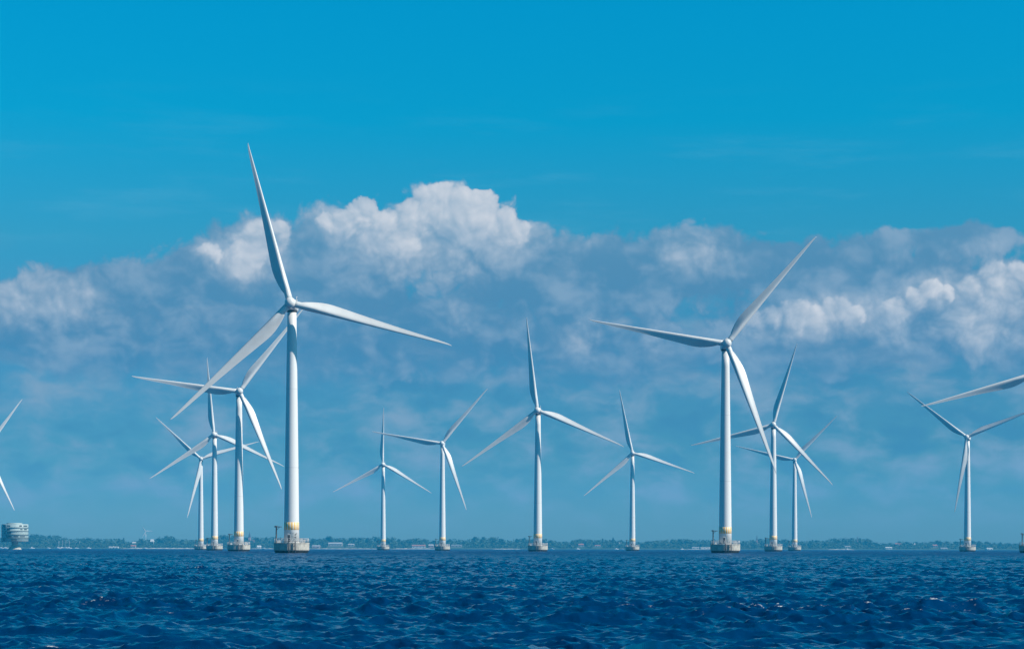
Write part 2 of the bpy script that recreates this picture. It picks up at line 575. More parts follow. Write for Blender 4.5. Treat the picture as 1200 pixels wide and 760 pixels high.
# px, py, half length (m), height (m), foam
BREAKERS = [(1100, 716, 1.1, 0.30, 0.42), (52, 690, 0.9, 0.22, 0.6), (115, 712, 0.9, 0.20, 0.35), (655, 698, 0.6, 0.12, 0.4),
            (965, 655.5, 2.6, 0.10, 1.0), (973, 668, 1.3, 0.10, 0.9), (1157, 653, 4.5, 0.15, 1.0), (490, 693, 1.2, 0.15, 0.6),
            (720, 649, 4.0, 0.10, 0.9), (730, 656, 1.6, 0.10, 0.6), (408, 653.5, 4.5, 0.12, 0.8), (225, 648.5, 6.0, 0.1, 0.9),
            (190, 671, 0.9, 0.15, 0.5), (150, 714, 0.35, 0.1, 0.5), (465, 676, 0.9, 0.08, 0.7), (597, 688, 0.6, 0.1, 0.7),
            (622, 689, 0.5, 0.1, 0.5), (60, 756, 0.45, 0.1, 0.45), (190, 723, 0.4, 0.1, 0.5)]
sea = build_sea()

# ------------------------------------------------------------------ far land
SHORE = 3500.0
TOPS = [(-80, 628), (0, 629), (30, 627), (45, 626.5), (60, 627), (72, 628), (80, 631), (90, 631), (100, 629.5), (112, 631), (130, 631), (142, 630.5),
        (150, 634), (157, 634), (165, 631), (180, 632), (188, 629), (200, 628), (208, 631), (235, 632), (246, 629), (258, 627.5), (275, 627.5),
        (290, 629.5), (320, 629), (345, 629.5), (360, 630.5), (378, 631), (387, 629), (396, 630.5), (420, 629.5), (440, 629), (460, 629), (470, 632),
        (485, 631), (492, 630), (505, 633), (520, 632), (535, 631), (545, 632.5), (556, 629), (575, 629.5), (582, 629), (592, 632.5), (600, 632.5),
        (612, 630), (626, 631.5), (640, 631), (655, 634), (667, 634), (678, 631), (695, 632.5), (706, 632), (718, 632), (733, 633), (747, 635), (765, 633.5),
        (790, 631.5), (800, 631), (815, 632.5), (830, 632), (850, 632.5), (870, 633), (890, 631.5), (916, 631.5), (930, 632.5), (941, 634), (953, 632.5),
        (965, 633), (975, 630.5), (990, 630.5), (1005, 630), (1018, 631.5), (1026, 635), (1036, 636.5), (1056, 634), (1070, 635), (1090, 634.5),
        (1098, 632.5), (1112, 634), (1140, 633.5), (1165, 635), (1200, 636.5), (1300, 636)]
TPX = np.array([t[0] for t in TOPS], float)
TPY = np.array([t[1] for t in TOPS], float)
BACK = 3760.0


def top_z(px):           # height of the tree line above the sea at the back row
    px = np.asarray(px, float)
    return EYE + (yh(px) - np.interp(px, TPX, TPY)) / F * BACK


def smooth_top(px):
    return np.mean([top_z(px + d) for d in (-45, -30, -15, 0, 15, 30, 45)], axis=0)


def land_z(x, y):
    x = np.asarray(x, float); y = np.asarray(y, float)
    px = 600 + x / np.maximum(y, 1) * F
    hill = np.maximum(smooth_top(px) - 10.5, 2.5)
    t = np.clip((y - SHORE - 25) / (BACK - SHORE - 25), 0, 1.35)
    front = np.clip((y - SHORE) / 25, -1, 1) * 2.0
    return front + np.where(y > SHORE + 25, t * (hill - 2.0), 0)


def build_land():
    xs = np.arange(-1500, 1501, 15.0)
    ys = np.concatenate([[3480, 3495, 3502, 3510, 3518, 3525], np.arange(3545, 3990, 25.0)])
    gx, gy = np.meshgrid(xs, ys, indexing='ij')
    jit = 5 * np.sin(gx * 0.021) + 3 * np.sin(gx * 0.057 + 1)
    gz = land_z(gx, gy)
    gy2 = gy + jit * (gy < 3540)
    nx, ny = len(xs), len(ys)
    mb = MB()
    vs = np.stack([gx, gy2, gz], -1).reshape(-1, 3).tolist()
    fs, ms = [], []
    for i in range(nx - 1):
        for j in range(ny - 1):
            fs.append((i * ny + j, (i + 1) * ny + j, (i + 1) * ny + j + 1, i * ny + j + 1))
    mb.add(vs, fs, 0, True)
    m = material('meadow', (0.035, 0.065, 0.02), 0.9, second=(0.07, 0.085, 0.035), vscale=0.012)
    o = mb.build('far_land', m)
    tag(o, 'low wooded coast rising gently behind the sea', 'land', kind='structure')
    # pale beach where the photo shows one
    sand = material('beach_sand', (0.50, 0.47, 0.40), 0.9, var=0.25, vscale=0.05)
    for (a, b_, h) in [(140, 240, 1.6), (293, 322, 1.0), (358, 452, 1.1), (456, 512, 1.6), (575, 612, 1.0), (800, 836, 1.0), (970, 1003, 1.3)]:
        mb = MB()
        n = max(8, int((b_ - a) / 3))
        vs, fs = [], []
        for i in range(n + 1):
            px = a + (b_ - a) * i / n
            e = min(1, 4 * min(i, n - i) / n + 0.15)
            x0 = ray_x(px, SHORE)
            jy = 5 * math.sin(x0 * 0.021) + 3 * math.sin(x0 * 0.057 + 1) - 3
            hh = h * e * (0.8 + 0.3 * math.sin(px * 1.3))
            vs += [(x0, SHORE + jy - 9, -0.3), (x0, SHORE + jy - 3, hh * 0.6), (x0, SHORE + jy + 6, hh), (x0, SHORE + jy + 14, hh + 0.2), (x0, SHORE + jy + 16, -0.4)]
        for i in range(n):
            for k in range(4):
                fs.append((i * 5 + k, (i + 1) * 5 + k, (i + 1) * 5 + k + 1, i * 5 + k + 1))
        mb.add(vs, fs, 0, False)
        tag(mb.build('beach', sand), 'pale sand strip at the foot of the far coast', 'beach', kind='structure')


build_land()

# ------------------------------------------------------------------ wind turbines
HUB_H = 69.5
BLADE_L = 46.4
white_paint = material('white_paint', (0.73, 0.73, 0.71), 0.38, var=0.06, vscale=0.35)
blade_paint = material('blade_gelcoat', (0.70, 0.70, 0.68), 0.36, var=0.08, vscale=0.25)
concrete = material('weathered_concrete', (0.52, 0.49, 0.42), 0.9, second=(0.34, 0.32, 0.28), vscale=0.9, bump=0.3)
algae = material('wet_algae', (0.020, 0.022, 0.018), 0.45, var=0.4, vscale=1.5)
galv = material('galvanised_steel', (0.62, 0.63, 0.63), 0.5, var=0.2, vscale=2.0)
dark_steel = material('dark_steel', (0.05, 0.055, 0.06), 0.6, var=0.3, vscale=2.0)
rubber = material('black_rubber', (0.02, 0.02, 0.02), 0.8, var=0.3, vscale=2.0)


def tower_paint(name, stained):
    m = bpy.data.materials.new(name)
    m.use_nodes = True
    g = NT(m.node_tree)
    b = m.node_tree.nodes['Principled BSDF']
    b.inputs['Roughness'].default_value = 0.42
    b.inputs['Specular IOR Level'].default_value = 0.3
    co = g.n('ShaderNodeTexCoord').outputs['Object']
    x, y, z = g.sep(co)
    run = g.noise(g.v('MULTIPLY', co, (1.6, 1.6, 0.05)), 1.0, 4.0, 0.6)
    col = g.mix(g.m('MULTIPLY', g.smooth(run, 0.55, 0.8), 0.25), (0.73, 0.73, 0.71, 1), (0.55, 0.53, 0.48, 1))
    # weld seams between the tower sections
    for zz in (24.0, 46.0):
        ln = g.m('LESS_THAN', g.m('ABSOLUTE', g.m('SUBTRACT', z, zz)), 0.10)
        col = g.mix(g.m('MULTIPLY', ln, 0.35), col, (0.4, 0.4, 0.4, 1))
    if stained:
        nz = g.noise(co, 1.5, 5.0, 0.65)
        s = g.m('MULTIPLY', g.smooth(nz, 0.53, 0.60), g.m('MULTIPLY', g.smooth(z, 6.3, 5.4), g.smooth(g.m('ABSOLUTE', g.m('SUBTRACT', x, 0.3)), 1.6, 1.0)))
        col = g.mix(g.m('MULTIPLY', s, 0.85), col, (0.10, 0.09, 0.08, 1))
    g.put(b.inputs['Base Color'], col)
    return m


def band_paint():
    m = bpy.data.materials.new('yellow_band_paint')
    m.use_nodes = True
    g = NT(m.node_tree)
    b = m.node_tree.nodes['Principled BSDF']
    b.inputs['Roughness'].default_value = 0.5
    co = g.n('ShaderNodeTexCoord').outputs['Object']
    x, y, z = g.sep(co)
    a = g.m('ARCTAN2', y, x)
    fr = g.m('FRACT', g.m('MULTIPLY', a, 16 / (2 * math.pi)))
    st = g.m('GREATER_THAN', fr, 0.64)
    nz = g.noise(co, 1.2, 4.0, 0.6)
    yel = g.mix(g.smooth(nz, 0.4, 0.7), (0.85, 0.46, 0.09, 1), (0.82, 0.53, 0.18, 1))
    g.put(b.inputs['Base Color'], g.mix(g.m('MULTIPLY', st, 0.9), yel, (0.80, 0.78, 0.70, 1)))
    return m


tower_mat = tower_paint('tower_paint', False)
tower_stained = tower_paint('tower_paint_stained', True)
band_mat = band_paint()


def blade_mesh():
    NP = 28
    st = [1.2, 2.2, 3.1, 3.5, 4.2, 5.5, 7, 8.5, 10, 11.5, 13.5, 16, 19, 22, 25, 28, 31, 34, 37, 40, 42.5, 44.5, 45.6, 46.15, BLADE_L]
    ch = [1.9, 1.9, 1.9, 2.15, 2.45, 2.85, 3.2, 3.42, 3.5, 3.45, 3.25, 2.98, 2.66, 2.36, 2.08, 1.82, 1.57, 1.34, 1.12, 0.91, 0.72, 0.52, 0.34, 0.20, 0.05]
    tk = [1.0, 1.0, 0.97, 0.86, 0.72, 0.56, 0.45, 0.38, 0.34, 0.315, 0.29, 0.27, 0.25, 0.235, 0.225, 0.215, 0.205, 0.20, 0.19, 0.185, 0.18, 0.17, 0.16, 0.16, 0.2]
    vs = []
    for r, c, t in zip(st, ch, tk):
        f = max(0.0, min(1.0, (r - 3.0) / 3.5))                     # 0 round root, 1 airfoil
        tw = R(1.5 + 19 * (max(0.0, min(1.0, 1 - (r - 7) / 36)) ** 1.6))
        le = 0.95 + (0.0 - 0.95) * (r / BLADE_L) ** 1.0
        le = max(le, 0.02)
        bend = -1.1 * (r / BLADE_L) ** 2.2                           # tip bends upwind
        for k in range(NP):
            a = 2 * math.pi * k / NP
            xc = 0.5 * (1 - math.cos(a))                            # 0 LE .. 1 TE .. 0
            yc = 0.5 * math.sin(a)                                  # circle
            naca = 5 * (0.2969 * math.sqrt(max(xc, 0)) - 0.126 * xc - 0.3516 * xc ** 2 + 0.2843 * xc ** 3 - 0.1036 * xc ** 4)
            ya = naca * t * (1.0 if math.sin(a) >= 0 else -(1.45 - 1.0 * xc))
            yc2 = yc * t if f < 1 else 0
            yy = (1 - f) * yc * t + f * ya
            px = le - xc * c
            py = yy * c * (1 + 0.25 * f)
            ct, sn = math.cos(tw), math.sin(tw)
            # leading edge turned towards the wind (-Y)
            q = (px * ct + py * sn * 1.0, -px * sn + py * ct + bend, r)
            vs.append(q)
    fs = []
    n = len(st)
    for i in range(n - 1):
        for k in range(NP):
            k2 = (k + 1) % NP
            fs.append((i * NP + k, i * NP + k2, (i + 1) * NP + k2, (i + 1) * NP + k))
    mb = MB()
    mb.add(vs, fs, 0, True)
    mb.f.append([(n - 1) * NP + k for k in range(NP)]); mb.m.append(0); mb.s.append(False)
    mb.f.append([k for k in range(NP)]); mb.m.append(0); mb.s.append(False)
    return mb


TILT = R(-4)
HUB_Y = -4.6


def make_turbine():
    root = empty('wind_turbine', (0, 0, 0))
    # foundation: concrete drum, chamfered foot, cap lip
    mb = MB()
    mb.lathe([(4.80, 0.80), (4.95, 1.0), (4.95, 2.75), (5.02, 2.78), (5.02, 2.98), (4.9, 3.0)], 48, smooth=False)
    fnd = mb.build('foundation', concrete, root)
    mb = MB()
    mb.lathe([(4.3, -2.0), (4.55, 0.0), (4.82, 0.82)], 48, smooth=False)
    mb.build('waterline_band', algae, fnd)
    mb = MB()      # boat landing: two fender tubes and a ladder facing the front
    for sx in (-0.9, 0.9):
        mb.tube((sx + 0.6, -5.22, -1.0), (sx + 0.6, -5.22, 3.3), 0.16)
        for zz in (0.9, 2.4):
            mb.tube((sx + 0.6, -5.22, zz), (sx + 0.6, -4.7, zz), 0.08)
    for k in range(9):
        mb.tube((0.3, -5.16, -0.4 + k * 0.4), (0.9, -5.16, -0.4 + k * 0.4), 0.03)
    for sx in (0.3, 0.9):
        mb.tube((sx, -5.16, -0.8), (sx, -5.16, 3.9), 0.04)
    mb.build('boat_landing', dark_steel, fnd)
    # tower
    mb = MB()
    prof = []
    for k in range(13):
        t = k / 12
        prof.append((2.13 - 0.88 * t ** 1.15, 3.0 + (HUB_H - 1.75 - 3.0) * t))
    mb.lathe(prof, 56)
    tw = mb.build('tower', tower_mat, root)
    mb = MB()
    def rad(z):
        t = (z - 3.0) / (HUB_H - 4.75)
        return 2.13 - 0.88 * t ** 1.15
    mb.lathe([(rad(6.6) + 0.001, 6.6), (rad(6.6) + 0.02, 6.61), (rad(8.75) + 0.02, 8.74), (rad(8.75) + 0.001, 8.75)], 64, close=False)
    mb.build('warning_band', band_mat, tw)
    mb = MB()
    mb.box((-0.55, -2.09, 4.25), (0.95, 0.16, 2.2))
    mb.box((-0.55, -2.16, 4.25), (0.75, 0.08, 1.95), 1)
    mb.build('door', [galv, dark_steel], tw)
    mb = MB()
    mb.lathe([(2.30, 3.0), (2.30, 3.22), (2.15, 3.24)], 40, smooth=False)
    mb.build('base_flange', galv, tw)
    # railing around the deck
    mb = MB()
    NPOST = 22
    for k in range(NPOST):
        a = 2 * math.pi * k / NPOST
        mb.tube((4.8 * math.cos(a), 4.8 * math.sin(a), 3.0), (4.8 * math.cos(a), 4.8 * math.sin(a), 4.2), 0.055, n=6)
    for zz in (3.65, 4.2):
        for k in range(44):
            a, b = 2 * math.pi * k / 44, 2 * math.pi * (k + 1) / 44
            mb.tube((4.8 * math.cos(a), 4.8 * math.sin(a), zz), (4.8 * math.cos(b), 4.8 * math.sin(b), zz), 0.04, n=6)
    mb.build('railing', galv, root)
    # davit crane
    mb = MB()
    mb.lathe([(0.35, 3.0), (0.35, 3.15), (0.20, 3.2), (0.18, 7.3), (0.26, 7.35), (0.26, 7.75)], 14, c=(-4.15, -1.2, 0))
    cr = mb.build('davit_crane', dark_steel, root)
    mb = MB()
    mb.tube((-4.35, -1.2, 7.5), (-2.6, -1.35, 7.45), 0.12, 0.09)
    mb.tube((-4.1, -1.2, 6.6), (-3.2, -1.3, 7.42), 0.06)
    mb.box((-4.5, -1.2, 7.5), (0.4, 0.35, 0.35))
    mb.build('crane_arm', dark_steel, cr)
    # deck lockers
    for (lc, ls) in [((2.9, -2.6, 3.55), (0.9, 0.7, 1.1)), ((3.6, -1.1, 3.45), (0.7, 0.9, 0.9)), ((-3.3, -2.4, 3.4), (0.8, 0.6, 0.8))]:
        mb = MB()
        mb.box(lc, ls)
        mb.build('deck_locker', galv, root)
    # nacelle
    mb = MB()
    prof = [(-3.2, 0.78, 0.80), (-2.6, 1.25, 1.35), (-1.0, 1.42, 1.58), (2.5, 1.45, 1.62), (5.0, 1.38, 1.55), (6.0, 1.15, 1.35), (6.3, 0.85, 1.05)]
    NPN = 28
    vs, fs = [], []
    for (yy, hx, hz) in prof:
        for k in range(NPN):
            a = 2 * math.pi * k / NPN
            ca, sa = math.cos(a), math.sin(a)
            e = 0.55
            vs.append((hx * math.copysign(abs(ca) ** e, ca), yy, hz * math.copysign(abs(sa) ** e, sa) + 0.03 * yy * 0))
    for i in range(len(prof) - 1):
        for k in range(NPN):
            k2 = (k + 1) % NPN
            fs.append((i * NPN + k, i * NPN + k2, (i + 1) * NPN + k2, (i + 1) * NPN + k))
    mb.add(vs, fs, 0, True)
    mb.f.append([(len(prof) - 1) * NPN + k for k in range(NPN)]); mb.m.append(0); mb.s.append(False)
    mb.f.append(list(range(NPN))); mb.m.append(0); mb.s.append(False)
    nac = mb.build('nacelle', white_paint, root)
    nac.location = (0, 0, HUB_H)
    mb = MB()
    mb.lathe([(1.42, -1.95), (1.42, -1.35)], 32, smooth=True)
    mb.build('yaw_ring', dark_steel, nac)
    mb = MB()
    mb.tube((-0.5, 4.6, 1.5), (-0.5, 4.6, 2.7), 0.05)
    mb.build('lightning_rod', galv, nac)
    mb = MB()
    mb.tube((0.85, 4.6, 1.5), (0.85, 4.6, 3.0), 0.07)
    mb.tube((0.55, 4.6, 2.9), (1.15, 4.6, 2.9), 0.05)
    mb.build('wind_vane', galv, nac)
    mb = MB()
    mb.box((0, 5.2, 1.85), (2.0, 0.9, 0.7))
    mb.build('cooler', galv, nac)
    # hub
    mb = MB()
    pr = []
    for k in range(13):
        t = k / 12 * math.pi / 2
        pr.append((1.52 * math.cos(t) ** 0.8 if k < 12 else 0.02, 0.55 + 1.75 * math.sin(t)))
    pr = [(1.25, -1.45), (1.50, -1.2), (1.56, 0.0)] + pr
    mb.lathe(pr, 40, axis='Y')
    hub = mb.build('hub', white_paint, root)
    hub.location = (0, HUB_Y, HUB_H)
    hub.rotation_euler = (TILT, 0, 0)
    bm = blade_mesh().mesh('blade', blade_paint)
    for k in range(3):
        b = bpy.data.objects.new('blade', bm)
        COL.objects.link(b)
        b.parent = root
        b.location = (0, HUB_Y, HUB_H)
    return root


def pose(root, theta, yaw):
    root.rotation_euler = (0, 0, yaw)
    k = 0
    for ch in root.children:
        if ch.name.split('.')[0] == 'blade':
            a = R(90 - (theta + 120 * k))
            ch.rotation_euler = (Matrix.Rotation(TILT, 3, 'X') @ Matrix.Rotation(a, 3, 'Y')).to_euler()
            k += 1


TURBINES = [
    # hub x, hub y, blade angle, label
    (339.8, 355.0, 105.0, 'nearest and tallest white offshore turbine, one blade raised high above the cloud bank'),
    (280.3, 458.3, 52.8, 'white turbine just left of the tallest one, its level blade crossed by the big blade'),
    (250.5, 508.7, 95.2, 'white offshore turbine second from left in the left cluster, one blade straight up'),
    (235.3, 537.3, 17.0, 'smallest white offshore turbine of the left cluster, blades in a Y with one hanging down'),
    (448.4, 543.7, 89.2, 'small distant white turbine right of the tallest one, blades like an upside-down Y'),
    (517.8, 519.2, 50.2, 'slim distant white turbine with a thin blade pointing level left, beside pinkish shore buildings'),
    (629.4, 480.5, 96.7, 'mid-sized white turbine standing alone in the middle, one blade straight up'),
    (741.0, 530.4, 101.5, 'small white turbine between the middle one and the large right one, upright blade leaning left'),
    (851.3, 402.5, 50.1, 'large white turbine right of centre, crane arm reaching towards its yellow band'),
    (906.0, 497.4, 73.8, 'white turbine just behind the large right one, tower touched by its drooping blade tip'),
    (931.1, 538.5, 46.1, 'smallest white turbine of the right cluster, faint blade rising to the right'),
    (1132.8, 511.8, 21.5, 'white turbine near the right edge, one blade hanging in front of its tower'),
    (1213.0, 437.5, 76.0, 'large turbine cut off by the right edge, only one long blade showing'),
    (-18.0, 529.5, 56.0, 'turbine cut off by the left edge, only two thin blade tips showing'),
]
first = make_turbine()
for i, (hx, hy, th, lab) in enumerate(TURBINES):
    s = (yh(hx) - hy) / (HUB_H - EYE)
    D = F / s - HUB_Y
    o = first if i == 0 else copy_tree(first)
    az = math.atan((hx - 600) / F)
    yaw = -az - R((5.6, -2.3, 5.0, 0.0, 5.0, 4.0, 4.3, 0.0, -5.0, 1.0, 0.0, 6.5, -14.0, 0.0)[i])
    o.location = (ray_x(hx, D + HUB_Y) + HUB_Y * math.sin(yaw), D, 0)
    pose(o, th, yaw)
    tag(o, lab, 'wind turbine', 'wind turbines of the offshore farm')
for ch in first.children:
    if ch.name.startswith('tower'):
        ch.data = ch.data.copy()
        ch.data.materials[0] = tower_stained


# ------------------------------------------------------------------ transformer platform at the left edge
def substation():
    D = 1620.0
    s = F / D
    cx = ray_x(17.5, D)
    root = empty('transformer_platform', (cx, D, 0))
    panel = material('grey_green_cladding', (0.40, 0.50, 0.48), 0.55, var=0.15, vscale=0.6)
    dark = material('dark_louvres', (0.05, 0.065, 0.07), 0.6, var=0.3, vscale=0.8)
    mb = MB()
    mb.lathe([(6.2, -1.5), (5.2, 0.6), (4.4, 2.2), (2.9, 3.2), (2.6, 6.0), (3.6, 6.4)], 28)
    mb.build('pedestal', concrete, root)
    RD = 11.0
    z0, z1 = 6.4, 21.4
    body = MB()
    body.lathe([(RD - 1.2, z0), (RD, z0 + 0.5), (RD, z1 - 0.3), (RD - 0.4, z1)], 56)
    body.build('drum', panel, root)
    for z in (9.4, 12.4, 15.4, 18.4):          # floor edges with open galleries
        mb = MB()
        mb.lathe([(RD + 0.02, z - 0.16), (RD + 0.55, z - 0.14), (RD + 0.55, z + 0.14), (RD + 0.02, z + 0.16)], 56, smooth=False, close=False)
        mb.build('gallery', dark, root)
    rl = random.Random(4)
    for z in (7.9, 10.9, 13.9, 16.9, 19.8):    # louvres and openings sunk between the galleries
        a0 = R(175) + rl.uniform(0, 0.5)
        while a0 < R(355):
            wa = rl.uniform(0.12, 0.5)
            hh = rl.uniform(0.5, 0.95)
            if rl.random() < (0.85 if a0 < R(262) else 0.28):
                mb = MB()
                vs, fs = [], []
                for q in range(7):
                    aa = a0 + wa * q / 6
                    for rr in (RD + 0.05, RD - 0.1):
                        for zz in (z - hh, z + hh):
                            vs.append((rr * math.cos(aa), rr * math.sin(aa), zz))
                for q in range(6):
                    o = q * 4
                    fs += [(o, o + 4, o + 5, o + 1), (o + 1, o + 5, o + 7, o + 3), (o, o + 2, o + 6, o + 4)]
                fs += [(0, 1, 3, 2), (24, 26, 27, 25)]
                mb.add(vs, fs)
                mb.build('louvre', dark, root)
            a0 += wa + rl.uniform(0.08, 0.3)
    mb = MB()
    mb.lathe([(6.5, z1), (6.5, z1 + 0.8), (6.0, z1 + 1.0)], 40, c=(-0.5, 0, 0))
    mb.build('roof_plant', panel, root)
    tag(root, 'drum-shaped grey-green transformer platform on a concrete stem at the left edge', 'platform')


substation()

# ------------------------------------------------------------------ shore: houses, spires, boats, trees
rnd = random.Random(11)
wall_white = material('white_render', (0.66, 0.65, 0.62), 0.8, var=0.1, vscale=0.4)
wall_pale = material('pale_render', (0.40, 0.38, 0.34), 0.8, var=0.15, vscale=0.4)
wall_pink = material('pink_brick', (0.55, 0.33, 0.30), 0.85, var=0.2, vscale=0.5)
roof_red = material('red_tile', (0.42, 0.17, 0.12), 0.8, var=0.25, vscale=0.5)
roof_pale = material('pale_sheet_roof', (0.42, 0.41, 0.40), 0.6, var=0.15, vscale=0.3)
roof_dark = material('slate_roof', (0.12, 0.12, 0.13), 0.7, var=0.25, vscale=0.5)
glass = material('window_glass', (0.03, 0.04, 0.05), 0.1, var=0.3, vscale=0.5)
MW = {'white': wall_white, 'pale': wall_pale, 'pink': wall_pink}
MR = {'red': roof_red, 'pale': roof_pale, 'dark': roof_dark, 'white': wall_white}
BLOCK = []      # (px0, px1, distance) kept free of trees in front


def find_D(px, py):
    for D in np.arange(SHORE + 12, BACK, 4.0):
        z = float(land_z(ray_x(px, D), D))
        if z >= z_at(px, py, D):
            return D, z
    return BACK - 45, float(land_z(ray_x(px, BACK - 45), BACK - 45))


def house(name, px0, px1, py_base, py_top, wall, roof, label, cat='house', roof_share=0.42, turn=0.0, D=None, group=None):
    pc = (px0 + px1) / 2
    if D is None:
        D, zb = find_D(pc, py_base)
    else:
        zb = float(land_z(ray_x(pc, D), D))
    w = (px1 - px0) / F * D
    zt = z_at(pc, py_top, D)
    h = max(zt - zb, 3.0)
    hw = h * (1 - roof_share)
    dp = min(max(8.0, w * 0.5), 14.0)
    root = empty(name, (ray_x(pc, D), D, zb - 0.6), turn)
    mb = MB()
    mb.box((0, 0, (hw + 0.6) / 2), (w, dp, hw + 0.6))
    mb.build('wall', MW[wall], root)
    hw += 0.6
    mb = MB()
    e = 0.5
    vs = [(-w / 2 - e, -dp / 2 - e, hw), (w / 2 + e, -dp / 2 - e, hw), (w / 2 + e, dp / 2 + e, hw), (-w / 2 - e, dp / 2 + e, hw),
          (-w / 2 - e * 0.5, 0, hw + h * roof_share), (w / 2 + e * 0.5, 0, hw + h * roof_share)]
    mb.add(vs, [(0, 1, 5, 4), (2, 3, 4, 5), (1, 2, 5), (3, 0, 4), (3, 2, 1, 0)])
    mb.build('roof', MR[roof], root)
    n = max(2, int(w / 5))
    for k in range(n):
        mb = MB()
        mb.box((-w / 2 + (k + 0.5) * w / n, -dp / 2 - 0.02, hw * 0.55), (1.3, 0.12, 1.3))
        mb.build('window', glass, root)
    BLOCK.append((px0 - 2.5, px1 + 2.5, D if D < BACK - 50 else SHORE - 50))
    tag(root, label, cat, group)
    return root


house('shed', 40, 62, 634.5, 633.0, 'pale', 'pale', 'long pale hall on the slope right of the transformer platform', 'hall')
house('shed', 66, 94, 636.0, 634.4, 'pale', 'pale', 'long pale hall behind the marina masts', 'hall')
house('shed', 128, 139, 642.0, 640.0, 'white', 'white', 'low white boathouse between the marina and the beach', 'boathouse')
house('house', 153.5, 159, 641.5, 638.0, 'pale', 'red', 'small red-roofed house at the gap in the tree line', 'house')
house('house', 155.6, 159.2, 637.2, 634.5, 'white', 'white', 'tiny white house above the red-roofed one in the tree gap', 'house')
house('house', 176.6, 180.0, 634.0, 631.3, 'white', 'white', 'tiny white house high among trees under the small land turbine', 'house')
house('house', 301.5, 305.8, 642.0, 638.6, 'white', 'white', 'white gabled boathouse right of the dark church spire', 'boathouse', 0.6)
house('house', 385, 401, 639.5, 635.0, 'pale', 'pale', 'large pale house right of the tallest turbine', 'house')
house('house', 366, 375, 641.5, 638.3, 'pink', 'pale', 'small house with pale roof beside the tallest turbine foundation', 'house')
house('house', 408, 415, 639.5, 636.6, 'pale', 'pale', 'small pale house left of the upside-down-Y turbine', 'house')
house('long_building', 483, 498.5, 641.3, 637.8, 'white', 'red', 'long pinkish building with red roof on the beach', 'building')
house('house', 502.5, 508, 641.3, 637.2, 'pink', 'pale', 'pink gabled house beside the slim turbine foundation', 'house')
house('shed', 529, 541, 640.5, 637.8, 'pale', 'pale', 'flat pale shed right of the slim turbine foundation', 'shed', 0.25)
house('house', 678, 684, 640.0, 636.5, 'pale', 'red', 'faint brick house in the trees right of the middle turbine', 'house')
house('house', 697, 703.5, 640.2, 638.0, 'white', 'red', 'low house with pinkish roof left of the small turbine', 'house')
house('house', 724.3, 728.8, 638.8, 635.2, 'white', 'white', 'white gabled house just left of the small turbine tower', 'house', 0.55)
house('shed', 811, 819, 642.4, 640.6, 'white', 'pale', 'low white shed at the waterline left of the large right turbine', 'shed')
house('shed', 821, 834, 643.0, 641.4, 'pale', 'white', 'long low pale shed touching the large right foundation', 'shed')
house('house', 990, 996, 641.2, 639.2, 'white', 'pale', 'tiny white house above the right-hand beach', 'house')
house('long_building', 1037.5, 1045, 642.8, 640.4, 'white', 'white', 'bright white building at the waterline left of the right edge turbine', 'building')
house('long_building', 1049, 1056, 638.0, 635.8, 'white', 'red', 'pinkish-roofed building on the ridge among trees', 'building')
house('house', 1069.5, 1073, 638.2, 636.2, 'white', 'white', 'tiny white house on the ridge near the right edge turbine', 'house')
house('house', 1093, 1098, 641.0, 637.5, 'pale', 'red', 'pale house with red roof left of the right edge turbine', 'house')
house('long_building', 1102, 1110, 643.6, 641.2, 'pale', 'pale', 'low pale building beside the right edge turbine foundation', 'building')
house('long_building', 1155.5, 1162.5, 644.0, 641.6, 'white', 'white', 'white building alone right of the right edge turbine', 'building', 0.42, R(12))


def spire(px, py_top, py_base, wpx, label):
    D = 3700.0
    x = ray_x(px, D)
    zb = float(land_z(x, D)) - 0.5
    zt = z_at(px, py_top, D)
    w = wpx / F * D
    root = empty('church', (x, D, zb))
    h = zt - zb
    mb = MB()
    mb.box((0, 0, h * 0.27), (w, w, h * 0.54))
    mb.build('bell_tower', wall_pink, root)
    mb = MB()
    mb.add([(-w / 2 - .3, -w / 2 - .3, h * .54), (w / 2 + .3, -w / 2 - .3, h * .54), (w / 2 + .3, w / 2 + .3, h * .54), (-w / 2 - .3, w / 2 + .3, h * .54), (0, 0, h)],
           [(0, 1, 4), (1, 2, 4), (2, 3, 4), (3, 0, 4), (3, 2, 1, 0)])
    mb.build('spire', roof_dark, root)
    mb = MB()
    mb.box((w * 1.3, 1.5, h * 0.15), (w * 1.6, w, h * 0.3))
    mb.build('nave', wall_pink, root)
    tag(root, label, 'church')


spire(292.4, 622.0, 640, 2.6, 'church with a dark pointed spire left of the tallest turbine')
spire(887.0, 626.0, 640, 1.9, 'church with a thin dark spire between the right-hand turbines')
spire(1004.6, 627.5, 640, 1.4, 'small dark steeple on the wooded rise at the right')


def small_turbine(px, py, D, Lb, label):
    x = ray_x(px, D)
    zb = float(land_z(x, D)) - 0.5
    zh = z_at(px, py, D)
    root = empty('land_turbine', (x, D, zb))
    mb = MB()
    mb.lathe([(0.7, 0), (0.4, zh - zb)], 14)
    mb.build('tower', white_paint, root)
    mb = MB()
    mb.box((0, 0.3, zh - zb), (1.6, 3.4, 1.6))
    mb.build('nacelle', white_paint, root)
    mesh = first.children
    bmx = [c for c in first.children if c.name.startswith('blade')][0].data
    for k in range(3):
        b = bpy.data.objects.new('blade', bmx)
        COL.objects.link(b)
        b.parent = root
        b.location = (0, -1.9, zh - zb)
        s = Lb / BLADE_L
        b.scale = (s * 1.4, s * 1.4, s)
        b.rotation_euler = Matrix.Rotation(R(90 - (2 + 120 * k)), 3, 'Y').to_euler()
    tag(root, 'tiny pale turbine on the land above the tree line at left', 'wind turbine')


small_turbine(170.8, 622.0, 3850.0, 15.5, '')


